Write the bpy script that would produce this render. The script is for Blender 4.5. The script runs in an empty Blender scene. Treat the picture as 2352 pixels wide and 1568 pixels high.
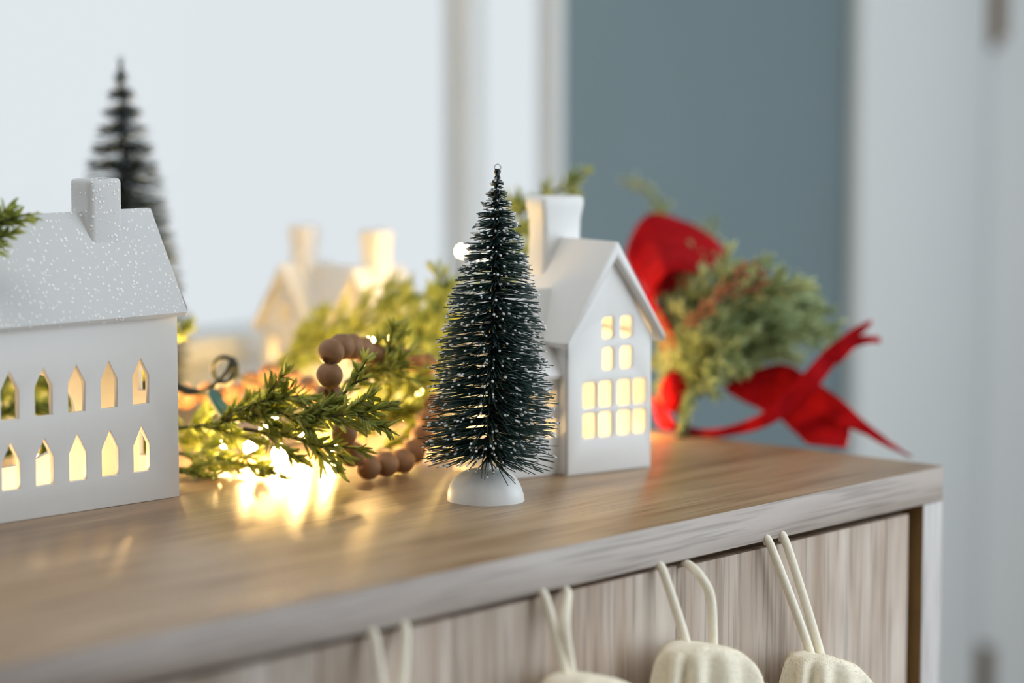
import bpy, bmesh, math, random
import numpy as np
from mathutils import Vector, Matrix

random.seed(7)
rng = np.random.default_rng(11)
SC = bpy.context.scene
COL = SC.collection

# ------------------------------------------------------------------ camera
# World: origin at the front right corner of the sideboard top, +X along its length,
# +Y towards the wall behind it, +Z up.
FPX, CX, CY, HORIZON = 6000.0, 1176.0, 784.0, 130.0
PITCH = math.atan((CY - HORIZON) / FPX)
TH = math.atan2(6604.0 - CX, FPX / math.cos(PITCH))
FW = np.array([math.cos(TH), math.sin(TH), 0.0])
RT = np.array([math.sin(TH), -math.cos(TH), 0.0])
ZZ = np.array([0.0, 0.0, 1.0])
FF = FW * math.cos(PITCH) - ZZ * math.sin(PITCH)
UU = ZZ * math.cos(PITCH) + FW * math.sin(PITCH)
CAM_H = 0.224


def ray(x, y):
    return FPX * FF + (x - CX) * RT + (CY - y) * UU


_v = ray(2168, 1069)
CAM = -_v * (CAM_H / -_v[2])


def atz(x, y, z=0.0):
    v = ray(x, y)
    return CAM + v * ((z - CAM[2]) / v[2])


def aty(x, y, Y):
    v = ray(x, y)
    return CAM + v * ((Y - CAM[1]) / v[1])


def atd(x, y, d):
    v = ray(x, y)
    return CAM + v * (d / v.dot(FW))


cam_d = bpy.data.cameras.new('camera')
cam = bpy.data.objects.new('camera', cam_d)
COL.objects.link(cam)
cam.matrix_world = Matrix(((RT[0], UU[0], -FF[0], CAM[0]), (RT[1], UU[1], -FF[1], CAM[1]),
                           (RT[2], UU[2], -FF[2], CAM[2]), (0, 0, 0, 1)))
cam_d.sensor_width = 36.0
cam_d.lens = FPX / 2352.0 * 36.0
cam_d.clip_start = 0.02
cam_d.dof.use_dof = True
cam_d.dof.focus_distance = 1.315
cam_d.dof.aperture_fstop = 2.9
SC.camera = cam

# ------------------------------------------------------------------ world, key light, exposure
w = bpy.data.worlds.new('overcast_sky')
SC.world = w
w.use_nodes = True
bg = w.node_tree.nodes['Background']
bg.inputs[0].default_value = (0.76, 0.815, 0.85, 1)
bg.inputs[1].default_value = 0.77

ld = bpy.data.lights.new('window_daylight', 'AREA')
ld.shape = 'RECTANGLE'
ld.size, ld.size_y = 0.9, 1.1
ld.energy = 6.5
ld.color = (0.82, 0.92, 1.0)
lo = bpy.data.objects.new('window_daylight', ld)
COL.objects.link(lo)
lo.location = (0.37, -0.62, 0.22)
lo.rotation_euler = (Vector((-0.1, 0.1, 0.0)) - Vector(lo.location)).to_track_quat('-Z', 'Y').to_euler()

ld = bpy.data.lights.new('overhead_fill', 'AREA')  # added fill from above, lifts roofs, tree foot and tabletop
ld.shape = 'RECTANGLE'
ld.size, ld.size_y = 1.3, 1.0
ld.energy = 7.2
ld.color = (1.0, 0.98, 0.95)
lo = bpy.data.objects.new('overhead_fill', ld)
COL.objects.link(lo)
lo.location = (-0.9, 0.02, 1.55)
lo.rotation_euler = (Vector((-0.45, 0.15, 0.0)) - Vector(lo.location)).to_track_quat('-Z', 'Y').to_euler()

SC.view_settings.view_transform = 'Standard'
SC.view_settings.look = 'None'
SC.view_settings.exposure = 0.35
SC.view_settings.gamma = 1.0
SC.view_settings.use_curve_mapping = False


# ------------------------------------------------------------------ materials
def new_mat(name):
    m = bpy.data.materials.new(name)
    m.use_nodes = True
    nt = m.node_tree
    return m, nt, nt.nodes['Principled BSDF'], nt.nodes['Material Output']


def N(nt, t, **kw):
    n = nt.nodes.new(t)
    for k, v in kw.items():
        setattr(n, k, v)
    return n


def ramp(nt, stops):
    r = N(nt, 'ShaderNodeValToRGB')
    e = r.color_ramp.elements
    while len(e) < len(stops):
        e.new(0.5)
    for el, (p, c) in zip(e, stops):
        el.position = p
        el.color = (c[0], c[1], c[2], 1)
    return r


def plain(name, col, rough=0.5, noise=0.0, nscale=40.0, bump=0.0, spec=0.5, metal=0.0):
    m, nt, b, out = new_mat(name)
    b.inputs['Roughness'].default_value = rough
    b.inputs['Specular IOR Level'].default_value = spec
    b.inputs['Metallic'].default_value = metal
    tc = N(nt, 'ShaderNodeTexCoord')
    nz = N(nt, 'ShaderNodeTexNoise')
    nz.inputs['Scale'].default_value = nscale
    nz.inputs['Detail'].default_value = 4
    nt.links.new(tc.outputs['Object'], nz.inputs['Vector'])
    lo_ = [max(0, c * (1 - noise)) for c in col]
    hi_ = [min(1, c * (1 + noise)) for c in col]
    r = ramp(nt, [(0.3, lo_), (0.7, hi_)])
    nt.links.new(nz.outputs['Fac'], r.inputs['Fac'])
    nt.links.new(r.outputs['Color'], b.inputs['Base Color'])
    if bump:
        bp = N(nt, 'ShaderNodeBump')
        bp.inputs['Strength'].default_value = bump
        bp.inputs['Distance'].default_value = 0.001
        nt.links.new(nz.outputs['Fac'], bp.inputs['Height'])
        nt.links.new(bp.outputs['Normal'], b.inputs['Normal'])
    return m


def wood(name, axis, dark, mid, light, rough=0.4, per_piece=0.0, broad=9.0, spec=0.5):
    """Printed wood laminate with the grain along one object axis."""
    m, nt, b, out = new_mat(name)
    b.inputs['Roughness'].default_value = rough
    b.inputs['Specular IOR Level'].default_value = spec
    tc = N(nt, 'ShaderNodeTexCoord')
    oi = N(nt, 'ShaderNodeObjectInfo')
    add = N(nt, 'ShaderNodeVectorMath', operation='ADD')
    cmb = N(nt, 'ShaderNodeCombineXYZ')
    mul = N(nt, 'ShaderNodeMath', operation='MULTIPLY')
    mul.inputs[1].default_value = 3.0 if per_piece else 0.0
    nt.links.new(oi.outputs['Random'], mul.inputs[0])
    for k in range(3):
        nt.links.new(mul.outputs[0], cmb.inputs[k])
    nt.links.new(tc.outputs['Object'], add.inputs[0])
    nt.links.new(cmb.outputs[0], add.inputs[1])

    def streak(scale, along, detail, dist=0.0):
        mp = N(nt, 'ShaderNodeMapping')
        s = [scale] * 3
        s[axis] = scale * along
        mp.inputs['Scale'].default_value = s
        nt.links.new(add.outputs[0], mp.inputs['Vector'])
        nz = N(nt, 'ShaderNodeTexNoise')
        nz.inputs['Scale'].default_value = 1.0
        nz.inputs['Detail'].default_value = detail
        nz.inputs['Distortion'].default_value = dist
        nt.links.new(mp.outputs[0], nz.inputs['Vector'])
        return nz.outputs['Fac']

    a = streak(broad, 0.16, 3, 0.6)
    c = streak(70.0, 0.10, 4, 0.3)
    f = streak(420.0, 0.035, 2)
    m1 = N(nt, 'ShaderNodeMix')
    m1.inputs['Factor'].default_value = 0.38
    nt.links.new(a, m1.inputs['A'])
    nt.links.new(c, m1.inputs['B'])
    r = ramp(nt, [(0.36, dark), (0.5, mid), (0.64, light)])
    nt.links.new(m1.outputs[0], r.inputs['Fac'])
    r2 = ramp(nt, [(0.36, (0.45, 0.42, 0.4)), (0.5, (1, 1, 1))])
    nt.links.new(f, r2.inputs['Fac'])
    mx = N(nt, 'ShaderNodeMix', data_type='RGBA', blend_type='MULTIPLY')
    mx.inputs['Factor'].default_value = 0.55
    nt.links.new(r.outputs['Color'], mx.inputs['A'])
    nt.links.new(r2.outputs['Color'], mx.inputs['B'])
    last = mx.outputs['Result']
    if per_piece:
        hs = N(nt, 'ShaderNodeHueSaturation')
        mr = N(nt, 'ShaderNodeMapRange')
        mr.inputs['To Min'].default_value = 1 - per_piece
        mr.inputs['To Max'].default_value = 1 + per_piece
        nt.links.new(oi.outputs['Random'], mr.inputs['Value'])
        nt.links.new(mr.outputs[0], hs.inputs['Value'])
        nt.links.new(last, hs.inputs['Color'])
        last = hs.outputs['Color']
    nt.links.new(last, b.inputs['Base Color'])
    bp = N(nt, 'ShaderNodeBump')
    bp.inputs['Strength'].default_value = 0.12
    bp.inputs['Distance'].default_value = 0.0006
    nt.links.new(f, bp.inputs['Height'])
    nt.links.new(bp.outputs['Normal'], b.inputs['Normal'])
    return m


def leafy(name, dark, light, trans=0.45, rough=0.5, spec=0.5):
    m, nt, b, out = new_mat(name)
    tc = N(nt, 'ShaderNodeTexCoord')
    nz = N(nt, 'ShaderNodeTexNoise')
    nz.inputs['Scale'].default_value = 90
    nt.links.new(tc.outputs['Object'], nz.inputs['Vector'])
    r = ramp(nt, [(0.35, dark), (0.65, light)])
    nt.links.new(nz.outputs['Fac'], r.inputs['Fac'])
    nt.links.new(r.outputs['Color'], b.inputs['Base Color'])
    b.inputs['Roughness'].default_value = rough
    b.inputs['Specular IOR Level'].default_value = spec
    tr = N(nt, 'ShaderNodeBsdfTranslucent')
    nt.links.new(r.outputs['Color'], tr.inputs['Color'])
    mx = N(nt, 'ShaderNodeMixShader')
    mx.inputs[0].default_value = trans
    nt.links.new(b.outputs[0], mx.inputs[1])
    nt.links.new(tr.outputs[0], mx.inputs[2])
    nt.links.new(mx.outputs[0], out.inputs['Surface'])
    return m


def glow(name, col, strength):
    m, nt, b, out = new_mat(name)
    b.inputs['Base Color'].default_value = (*col, 1)
    b.inputs['Emission Color'].default_value = (*col, 1)
    b.inputs['Emission Strength'].default_value = strength
    return m


def glass(name):
    m, nt, b, out = new_mat(name)
    t = N(nt, 'ShaderNodeBsdfTransparent')
    g = N(nt, 'ShaderNodeBsdfGlossy')
    g.inputs['Roughness'].default_value = 0.02
    f = N(nt, 'ShaderNodeFresnel')
    f.inputs['IOR'].default_value = 1.08
    mx = N(nt, 'ShaderNodeMixShader')
    nt.links.new(f.outputs[0], mx.inputs[0])
    nt.links.new(t.outputs[0], mx.inputs[1])
    nt.links.new(g.outputs[0], mx.inputs[2])
    nt.links.new(mx.outputs[0], out.inputs['Surface'])
    return m


def glitter(name, col, dot):
    m, nt, b, out = new_mat(name)
    tc = N(nt, 'ShaderNodeTexCoord')
    vo = N(nt, 'ShaderNodeTexVoronoi')
    vo.inputs['Scale'].default_value = 430
    nt.links.new(tc.outputs['Object'], vo.inputs['Vector'])
    r = ramp(nt, [(0.22, (1, 1, 1)), (0.40, (0, 0, 0))])
    nt.links.new(vo.outputs['Distance'], r.inputs['Fac'])
    sep = N(nt, 'ShaderNodeSeparateColor')
    nt.links.new(vo.outputs['Color'], sep.inputs[0])
    gt = N(nt, 'ShaderNodeMath', operation='GREATER_THAN')
    gt.inputs[1].default_value = 0.42
    nt.links.new(sep.outputs[0], gt.inputs[0])
    mu = N(nt, 'ShaderNodeMath', operation='MULTIPLY')
    nt.links.new(r.outputs['Color'], mu.inputs[0])
    nt.links.new(gt.outputs[0], mu.inputs[1])
    mx = N(nt, 'ShaderNodeMix', data_type='RGBA')
    mx.inputs['A'].default_value = (*col, 1)
    mx.inputs['B'].default_value = (*dot, 1)
    nt.links.new(mu.outputs[0], mx.inputs['Factor'])
    nt.links.new(mx.outputs['Result'], b.inputs['Base Color'])
    b.inputs['Roughness'].default_value = 0.45
    bp = N(nt, 'ShaderNodeBump')
    bp.inputs['Strength'].default_value = 0.5
    bp.inputs['Distance'].default_value = 0.0006
    nt.links.new(mu.outputs[0], bp.inputs['Height'])
    nt.links.new(bp.outputs['Normal'], b.inputs['Normal'])
    return m


M = dict(
    top=wood('walnut_laminate_along', 0, (0.19, 0.11, 0.05), (0.33, 0.205, 0.105), (0.46, 0.32, 0.19), 0.35),
    edge=wood('laminate_edge_cool_lit', 0, (0.265, 0.205, 0.170), (0.395, 0.332, 0.292), (0.50, 0.442, 0.405), 0.45, broad=14),  # same laminate as the top; cool light on the front put into its grey
    side=wood('grey_brown_laminate_side', 2, (0.34, 0.30, 0.28), (0.48, 0.44, 0.42), (0.57, 0.54, 0.52), 0.5),
    plank=wood('weathered_plank', 2, (0.28, 0.18, 0.11), (0.47, 0.375, 0.30), (0.67, 0.60, 0.53), 0.55, per_piece=0.12),
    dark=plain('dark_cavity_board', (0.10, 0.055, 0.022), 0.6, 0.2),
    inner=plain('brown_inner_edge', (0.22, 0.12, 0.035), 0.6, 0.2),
    ceramic=plain('white_glazed_ceramic', (0.83, 0.83, 0.82), 0.38, 0.01, 60, 0.05),
    glitter=glitter('glittered_white_glaze', (0.68, 0.70, 0.71), (1.0, 1.0, 1.0)),
    snow=plain('white_plastic_snow', (0.90, 0.91, 0.91), 0.32, 0.03, 70, 0.25),
    frost=plain('frost_white', (0.85, 0.88, 0.9), 0.5, 0.03),
    bristle=plain('dark_green_bristle', (0.012, 0.045, 0.038), 0.35, 0.25, 200),
    bristle2=plain('dusky_green_bristle', (0.018, 0.034, 0.028), 0.5, 0.3, 200),
    wire=plain('twisted_dark_wire', (0.006, 0.012, 0.014), 0.4),
    twig=plain('brown_green_twig', (0.06, 0.07, 0.02), 0.6, 0.3, 120),
    leaf=leafy('cedar_needle', (0.38, 0.46, 0.10), (0.76, 0.80, 0.29), 0.55),
    leaf2=leafy('pale_cedar_needle', (0.34, 0.43, 0.18), (0.72, 0.79, 0.46), 0.45),
    berrytwig=plain('rusty_needle', (0.32, 0.12, 0.06), 0.6, 0.2),
    bead=plain('natural_wood_bead', (0.29, 0.15, 0.07), 0.55, 0.18, 160, 0.1),
    string=plain('jute_string', (0.35, 0.24, 0.12), 0.8),
    ribbon=leafy('red_velvet_ribbon', (0.36, 0.003, 0.006), (0.48, 0.005, 0.009), 0.2, 0.85, 0.1),
    wool=plain('cream_wool', (0.93, 0.855, 0.69), 0.9, 0.05, 420, 0.22, 0.2),
    cord=plain('cream_cotton_cord', (0.93, 0.87, 0.73), 0.85, 0.04, 500, 0.2, 0.2),
    cable=plain('dark_green_cable', (0.012, 0.022, 0.014), 0.4),
    socket=plain('teal_lamp_socket', (0.05, 0.16, 0.15), 0.4),
    led=glow('warm_led', (1.0, 0.64, 0.23), 520.0),
    led_low=glow('warm_led_dim', (1.0, 0.66, 0.27), 85.0),
    led_house=glow('warm_led_in_house', (1.0, 0.68, 0.30), 105.0),
    wall=plain('blue_grey_paint', (0.168, 0.230, 0.252), 0.75, 0.03, 6),
    white=plain('white_trim_paint', (0.73, 0.765, 0.775), 0.45, 0.01, 8),
    ceil=plain('ceiling_paint', (0.75, 0.75, 0.74), 0.8, 0.02, 6),
    warmwall=plain('warm_wall_paint', (0.80, 0.78, 0.74), 0.8, 0.03, 6),
    floor=wood('oak_floor', 0, (0.25, 0.17, 0.10), (0.34, 0.24, 0.15), (0.42, 0.31, 0.2), 0.5),
    brass=plain('bronze_hinge', (0.16, 0.10, 0.05), 0.4, 0.1, 50, 0, 0.5, 0.7),
    glass=glass('window_glass'),
)


# ------------------------------------------------------------------ object helpers
def link(name, me, mat, parent=None, kind=None, smooth=True, angle=40):
    o = bpy.data.objects.new(name, me)
    COL.objects.link(o)
    if not me.materials:
        me.materials.append(mat)
    if smooth:
        me.shade_smooth()
        if angle:
            me.set_sharp_from_angle(angle=math.radians(angle))
    if parent is not None:
        o.parent = parent
    if kind:
        o['kind'] = kind
    return o


def thing(name, label, cat, loc=(0, 0, 0), rz=0.0, group=None):
    o = bpy.data.objects.new(name, None)
    COL.objects.link(o)
    o.empty_display_size = 0.02
    o.location = loc
    o.rotation_euler = (0, 0, rz)
    o['label'] = label
    o['category'] = cat
    if group:
        o['group'] = group
    return o


class MB:
    """Collects vertices and faces of one mesh."""

    def __init__(s, off=(0, 0, 0)):
        s.v, s.f, s.n, s.off = [], [], 0, np.array(off, float)

    def add(s, verts, faces):
        verts = np.asarray(verts, float) - s.off
        s.v.append(verts)
        s.f.extend([tuple(i + s.n for i in f) for f in faces])
        s.n += len(verts)

    def tube(s, pts, rad, sides=8, close=False):
        pts = np.asarray(pts, float)
        n = len(pts)
        rad = np.full(n, rad) if np.isscalar(rad) else np.asarray(rad, float)
        tan = np.gradient(pts, axis=0)
        if close:
            tan = np.roll(pts, -1, 0) - np.roll(pts, 1, 0)
        tan /= np.linalg.norm(tan, axis=1)[:, None] + 1e-12
        u = np.cross(tan[0], [0.3, 0.2, 0.93])
        u /= np.linalg.norm(u)
        V = []
        for i in range(n):
            u = u - tan[i] * u.dot(tan[i])
            u /= np.linalg.norm(u)
            b = np.cross(tan[i], u)
            for k in range(sides):
                a = 2 * math.pi * k / sides
                V.append(pts[i] + rad[i] * (math.cos(a) * u + math.sin(a) * b))
        F = []
        for i in range(n if close else n - 1):
            j = (i + 1) % n
            for k in range(sides):
                k2 = (k + 1) % sides
                F.append((i * sides + k, i * sides + k2, j * sides + k2, j * sides + k))
        if not close:
            F.append(tuple(range(sides))[::-1])
            F.append(tuple((n - 1) * sides + k for k in range(sides)))
        s.add(V, F)

    def loft(s, rings, cap0=True, cap1=True):
        k = len(rings[0])
        V = np.concatenate([np.asarray(r, float) for r in rings])
        F = []
        for i in range(len(rings) - 1):
            for j in range(k):
                j2 = (j + 1) % k
                F.append((i * k + j, i * k + j2, (i + 1) * k + j2, (i + 1) * k + j))
        if cap0:
            F.append(tuple(range(k))[::-1])
        if cap1:
            F.append(tuple((len(rings) - 1) * k + j for j in range(k)))
        s.add(V, F)

    def ball(s, c, r, seg=16, rings=10, scale=(1, 1, 1), R=None):
        V, F = [], []
        for i in range(1, rings):
            t = math.pi * i / rings
            for k in range(seg):
                a = 2 * math.pi * k / seg
                V.append((math.sin(t) * math.cos(a), math.sin(t) * math.sin(a), math.cos(t)))
        V += [(0, 0, 1), (0, 0, -1)]
        for i in range(rings - 2):
            for k in range(seg):
                k2 = (k + 1) % seg
                F.append((i * seg + k, (i + 1) * seg + k, (i + 1) * seg + k2, i * seg + k2))
        T, B = len(V) - 2, len(V) - 1
        for k in range(seg):
            k2 = (k + 1) % seg
            F.append((T, k, k2))
            F.append((B, (rings - 2) * seg + k2, (rings - 2) * seg + k))
        V = np.array(V) * np.array(scale) * r
        if R is not None:
            V = V @ np.array(R).T
        s.add(V + np.asarray(c), F)

    def box(s, lo, hi):
        x0, y0, z0 = lo
        x1, y1, z1 = hi
        V = [(x0, y0, z0), (x1, y0, z0), (x1, y1, z0), (x0, y1, z0), (x0, y0, z1), (x1, y0, z1), (x1, y1, z1), (x0, y1, z1)]
        s.add(V, [(0, 3, 2, 1), (4, 5, 6, 7), (0, 1, 5, 4), (1, 2, 6, 5), (2, 3, 7, 6), (3, 0, 4, 7)])

    def mesh(s, name, bevel=0.0, seg=2):
        me = bpy.data.meshes.new(name)
        V = np.concatenate(s.v) if s.v else np.zeros((0, 3))
        me.from_pydata(V.tolist(), [], s.f)
        me.update()
        if bevel:
            bm = bmesh.new()
            bm.from_mesh(me)
            ed = [e for e in bm.edges if len(e.link_faces) == 2 and e.calc_face_angle(0) > 0.5]
            bmesh.ops.bevel(bm, geom=ed, offset=bevel, segments=seg, profile=0.5, affect='EDGES', clamp_overlap=True)
            bm.to_mesh(me)
            bm.free()
        return me


def build(name, mb, mat, parent=None, kind=None, bevel=0.0, seg=2, angle=40):
    return link(name, mb.mesh(name, bevel, seg), mat, parent, kind, True, angle)


def box_obj(name, lo, hi, mat, parent=None, bevel=0.0015, kind=None, off=(0, 0, 0)):
    mb = MB(off)
    mb.box(lo, hi)
    return build(name, mb, mat, parent, kind, bevel)


def plate(outer, holes, thick, bevel):
    """A flat plate with holes, outline in XY, extruded about z=0, rounded rims."""
    cu = bpy.data.curves.new('plate', 'CURVE')
    cu.dimensions = '2D'
    cu.fill_mode = 'BOTH'
    cu.extrude = thick / 2 - bevel
    cu.bevel_depth = bevel
    cu.bevel_resolution = 2
    cu.offset = -bevel
    for pts in [outer] + list(holes):
        sp = cu.splines.new('POLY')
        sp.points.add(len(pts) - 1)
        for p, q in zip(sp.points, pts):
            p.co = (q[0], q[1], 0, 1)
        sp.use_cyclic_u = True
    o = bpy.data.objects.new('plate', cu)
    COL.objects.link(o)
    dg = bpy.context.evaluated_depsgraph_get()
    me = bpy.data.meshes.new_from_object(o.evaluated_get(dg))
    bpy.data.objects.remove(o)
    bpy.data.curves.remove(cu)
    bm = bmesh.new()
    bm.from_mesh(me)
    bmesh.ops.remove_doubles(bm, verts=bm.verts, dist=1e-6)
    bmesh.ops.recalc_face_normals(bm, faces=bm.faces)
    V = np.array([v.co[:] for v in bm.verts])
    F = [tuple(v.index for v in f.verts) for f in bm.faces]
    bm.free()
    bpy.data.meshes.remove(me)
    return V, F


def wall_front(V, y):     # plate XY -> XZ wall whose middle lies at y
    return np.stack([V[:, 0], y - V[:, 1] * 0 - V[:, 2], V[:, 1]], 1)


def wall_side(V, x):      # plate XY -> YZ wall whose middle lies at x
    return np.stack([x + V[:, 2], V[:, 0], V[:, 1]], 1)


def rrect(x0, x1, z0, z1, r, n=4):
    P = []
    for cx_, cz_, a0 in ((x1 - r, z0 + r, -90), (x1 - r, z1 - r, 0), (x0 + r, z1 - r, 90), (x0 + r, z0 + r, 180)):
        for i in range(n + 1):
            a = math.radians(a0 + 90 * i / n)
            P.append((cx_ + r * math.cos(a), cz_ + r * math.sin(a)))
    return P


def lancet(xc, wd, z0, zs, zt):
    h = wd / 2
    return [(xc - h, z0), (xc + h, z0), (xc + h, zs), (xc, zt), (xc - h, zs)]


def rring(cx_, cy_, hx, hy, r, z, n=5):
    return [(p[0], p[1], z) for p in rrect(cx_ - hx, cx_ + hx, cy_ - hy, cy_ + hy, r, n)]


def smooth_path(pts, n=8):
    """Catmull-Rom through the points."""
    P = np.asarray(pts, float)
    P = np.concatenate([[2 * P[0] - P[1]], P, [2 * P[-1] - P[-2]]])
    out = []
    for i in range(1, len(P) - 2):
        for k in range(n):
            t = k / n
            a, b, c, d = P[i - 1], P[i], P[i + 1], P[i + 2]
            out.append(0.5 * ((2 * b) + (c - a) * t + (2 * a - 5 * b + 4 * c - d) * t * t + (3 * b - a - 3 * c + d) * t ** 3))
    out.append(P[-2])
    return np.array(out)


# ------------------------------------------------------------------ setting
WY = 0.54                                  # wall face behind the sideboard
CASX0, CASX1 = 0.1963, 0.289               # window casing
DX0, DX1 = 0.6813, 0.8888                  # door casing
FLOOR_Z = -0.80
WTOP = 1.75
SILL = 0.043


def struct(o):
    o['kind'] = 'structure'
    return o


WX1 = 0.3064                               # right edge of the window opening
mb = MB()
V, F = plate([(-2.4, FLOOR_Z), (2.6, FLOOR_Z), (2.6, WTOP), (-2.4, WTOP)],
             [[(-1.5, SILL - 0.02), (WX1, SILL - 0.02), (WX1, 1.4), (-1.5, 1.4)],
              [(0.895, FLOOR_Z + 0.001), (1.72, FLOOR_Z + 0.001), (1.72, 1.3), (0.895, 1.3)]], 0.024, 0.001)
mb.add(wall_front(V, WY + 0.012), F)
struct(build('wall_back', mb, M['wall']))
mb = MB()
mb.box((-2.4, -2.4, FLOOR_Z - 0.03), (2.6, WY + 0.024, FLOOR_Z))
struct(build('floor', mb, M['floor']))
mb = MB()
mb.box((-2.4, -2.4, WTOP), (2.6, WY + 0.024, WTOP + 0.03))
struct(build('ceiling', mb, M['ceil']))
mb = MB()
mb.box((-2.43, -2.4, FLOOR_Z), (-2.4, WY + 0.024, WTOP))
struct(build('wall_left', mb, M['warmwall']))
mb = MB()
V, F = plate([(-2.43, FLOOR_Z), (2.6, FLOOR_Z), (2.6, WTOP), (-2.43, WTOP)], [[(-0.2, -0.45), (2.4, -0.45), (2.4, 1.5), (-0.2, 1.5)]], 0.03, 0.001)
mb.add(wall_front(V, -2.415), F)
struct(build('wall_front', mb, M['warmwall']))
# right wall with a broad window opening
mb = MB()
V, F = plate([(-2.4, FLOOR_Z), (WY, FLOOR_Z), (WY, WTOP), (-2.4, WTOP)], [[(-2.1, -0.35), (0.1, -0.35), (0.1, 1.55), (-2.1, 1.55)]], 0.03, 0.001)
mb.add(wall_side(V, 2.585), F)
struct(build('wall_right', mb, M['warmwall']))

# window: frame stiles, mullion, panes, stool and apron
win = box_obj('window_1', (WX1 - 0.011, WY + 0.001, SILL), (WX1 - 0.0002, WY + 0.022, 1.4), M['white'], bevel=0.001)
struct(win)
box_obj('mullion', (0.1905, WY - 0.004, SILL), (0.2126, WY + 0.022, 1.4), M['white'], win, 0.0015)
box_obj('glass_pane', (-1.46, WY + 0.012, SILL), (0.1905, WY + 0.015, 1.38), M['glass'], win, 0)
box_obj('glass_pane', (0.2126, WY + 0.012, SILL), (WX1 - 0.011, WY + 0.015, 1.38), M['glass'], win, 0)
box_obj('sash_rail', (-1.5, WY + 0.002, 1.37), (WX1 - 0.011, WY + 0.022, 1.4), M['white'], win, 0.001)
box_obj('sash_stile', (-1.5, WY + 0.002, SILL), (-1.46, WY + 0.022, 1.37), M['white'], win, 0.001)
struct(box_obj('trim_1', (-1.56, WY - 0.04, SILL - 0.018), (WX1 + 0.004, WY + 0.022, SILL), M['white'], bevel=0.004))
struct(box_obj('trim_2', (-1.54, WY - 0.014, SILL - 0.12), (WX1, WY - 0.0005, SILL - 0.019), M['white'], bevel=0.002))
# door casing and door
dc = box_obj('trim_4', (DX0, WY - 0.016, FLOOR_Z + 0.001), (DX1, WY - 0.0005, 1.4), M['white'], bevel=0.004)
struct(dc)
door = box_obj('door_1', (0.906, WY - 0.006, FLOOR_Z + 0.008), (1.70, WY + 0.03, 1.29), M['white'], bevel=0.003)
struct(door)
for hz in (0.285, -0.385):
    hg = MB()
    hg.tube([(0.8985, WY - 0.014, hz - 0.045), (0.8985, WY - 0.014, hz + 0.045)], 0.0075, 12)
    hg.ball((0.8985, WY - 0.014, hz + 0.048), 0.006, 10, 6)
    hg.ball((0.8985, WY - 0.014, hz - 0.048), 0.006, 10, 6)
    hg.box((0.901, WY - 0.008, hz - 0.045), (0.93, WY - 0.0055, hz + 0.045))
    build('hinge', hg, M['brass'], door)
struct(box_obj('baseboard_back', (-1.6, WY - 0.014, FLOOR_Z + 0.001), (DX0 - 0.002, WY - 0.0005, FLOOR_Z + 0.11), M['white'], bevel=0.003))

# ------------------------------------------------------------------ sideboard
SB_L, SB_D, TH_ = 1.45, 0.50, 0.0195
SBO = np.array([-SB_L / 2, SB_D / 2, FLOOR_Z])
sb = thing('sideboard', 'long brown wood-grain sideboard with square edges under the christmas decorations', 'sideboard', SBO)
mb = MB(SBO)
mb.box((-SB_L, 0, -TH_), (0, SB_D, 0))
tme = mb.mesh('top_panel', 0.0008, 2)
tme.materials.append(M['top'])
tme.materials.append(M['edge'])
for p in tme.polygons:
    if abs(p.normal.z) < 0.7:
        p.material_index = 1
link('top_panel', tme, M['top'], sb)
sp_ = box_obj('side_panel', (-TH_, 0, -0.70), (0, SB_D, -TH_), M['side'], sb, 0.0008, off=SBO)
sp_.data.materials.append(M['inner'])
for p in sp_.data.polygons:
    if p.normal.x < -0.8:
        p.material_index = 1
box_obj('side_panel', (-SB_L, 0, -0.70), (-SB_L + TH_, SB_D, -TH_), M['side'], sb, 0.0008, off=SBO)
box_obj('bottom_panel', (-SB_L + TH_, 0.0, -0.70), (-TH_, SB_D, -0.68), M['edge'], sb, 0.0008, off=SBO)
box_obj('back_panel', (-SB_L + TH_, SB_D - 0.012, -0.68), (-TH_, SB_D - 0.004, -TH_), M['dark'], sb, 0, off=SBO)
# dark inside lining seen through the gaps
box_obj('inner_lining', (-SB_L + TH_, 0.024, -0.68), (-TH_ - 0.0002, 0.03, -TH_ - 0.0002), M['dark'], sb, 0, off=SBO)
for lx in (-0.06, -SB_L + 0.06):
    for ly in (0.05, SB_D - 0.05):
        mb = MB(SBO)
        mb.loft([rring(lx, ly, 0.016, 0.016, 0.006, FLOOR_Z), rring(lx, ly, 0.022, 0.022, 0.008, -0.70)])
        build('leg', mb, M['side'], sb)
# door fronts made of vertical boards
seams = [-0.0285, -0.0505, -0.2319, -0.3907, -0.4732, -0.60, -0.725]
dp = box_obj('door_panel', (-0.725, 0.012, -0.672), (-0.0285, 0.020, -TH_ - 0.0052), M['plank'], sb, 0.0005, off=SBO)
for a, b in zip(seams[:-1], seams[1:]):
    pl = box_obj('plank', (b + 0.0002, 0.0035, -0.672), (a - 0.0002, 0.0118, -TH_ - (0.0042 if b > -0.24 else 0.0030)), M['plank'], dp, 0.0004, off=SBO)
dp2 = box_obj('door_panel', (-SB_L + 0.0285, 0.012, -0.672), (-0.729, 0.020, -TH_ - 0.0052), M['plank'], sb, 0.0005, off=SBO)
for a, b in [(-0.729, -0.90), (-0.90, -1.08), (-1.08, -1.25), (-1.25, -SB_L + 0.0285)]:
    box_obj('plank', (b + 0.0002, 0.0035, -0.672), (a - 0.0002, 0.0118, -TH_ - 0.0026), M['plank'], dp2, 0.0004, off=SBO)


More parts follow.
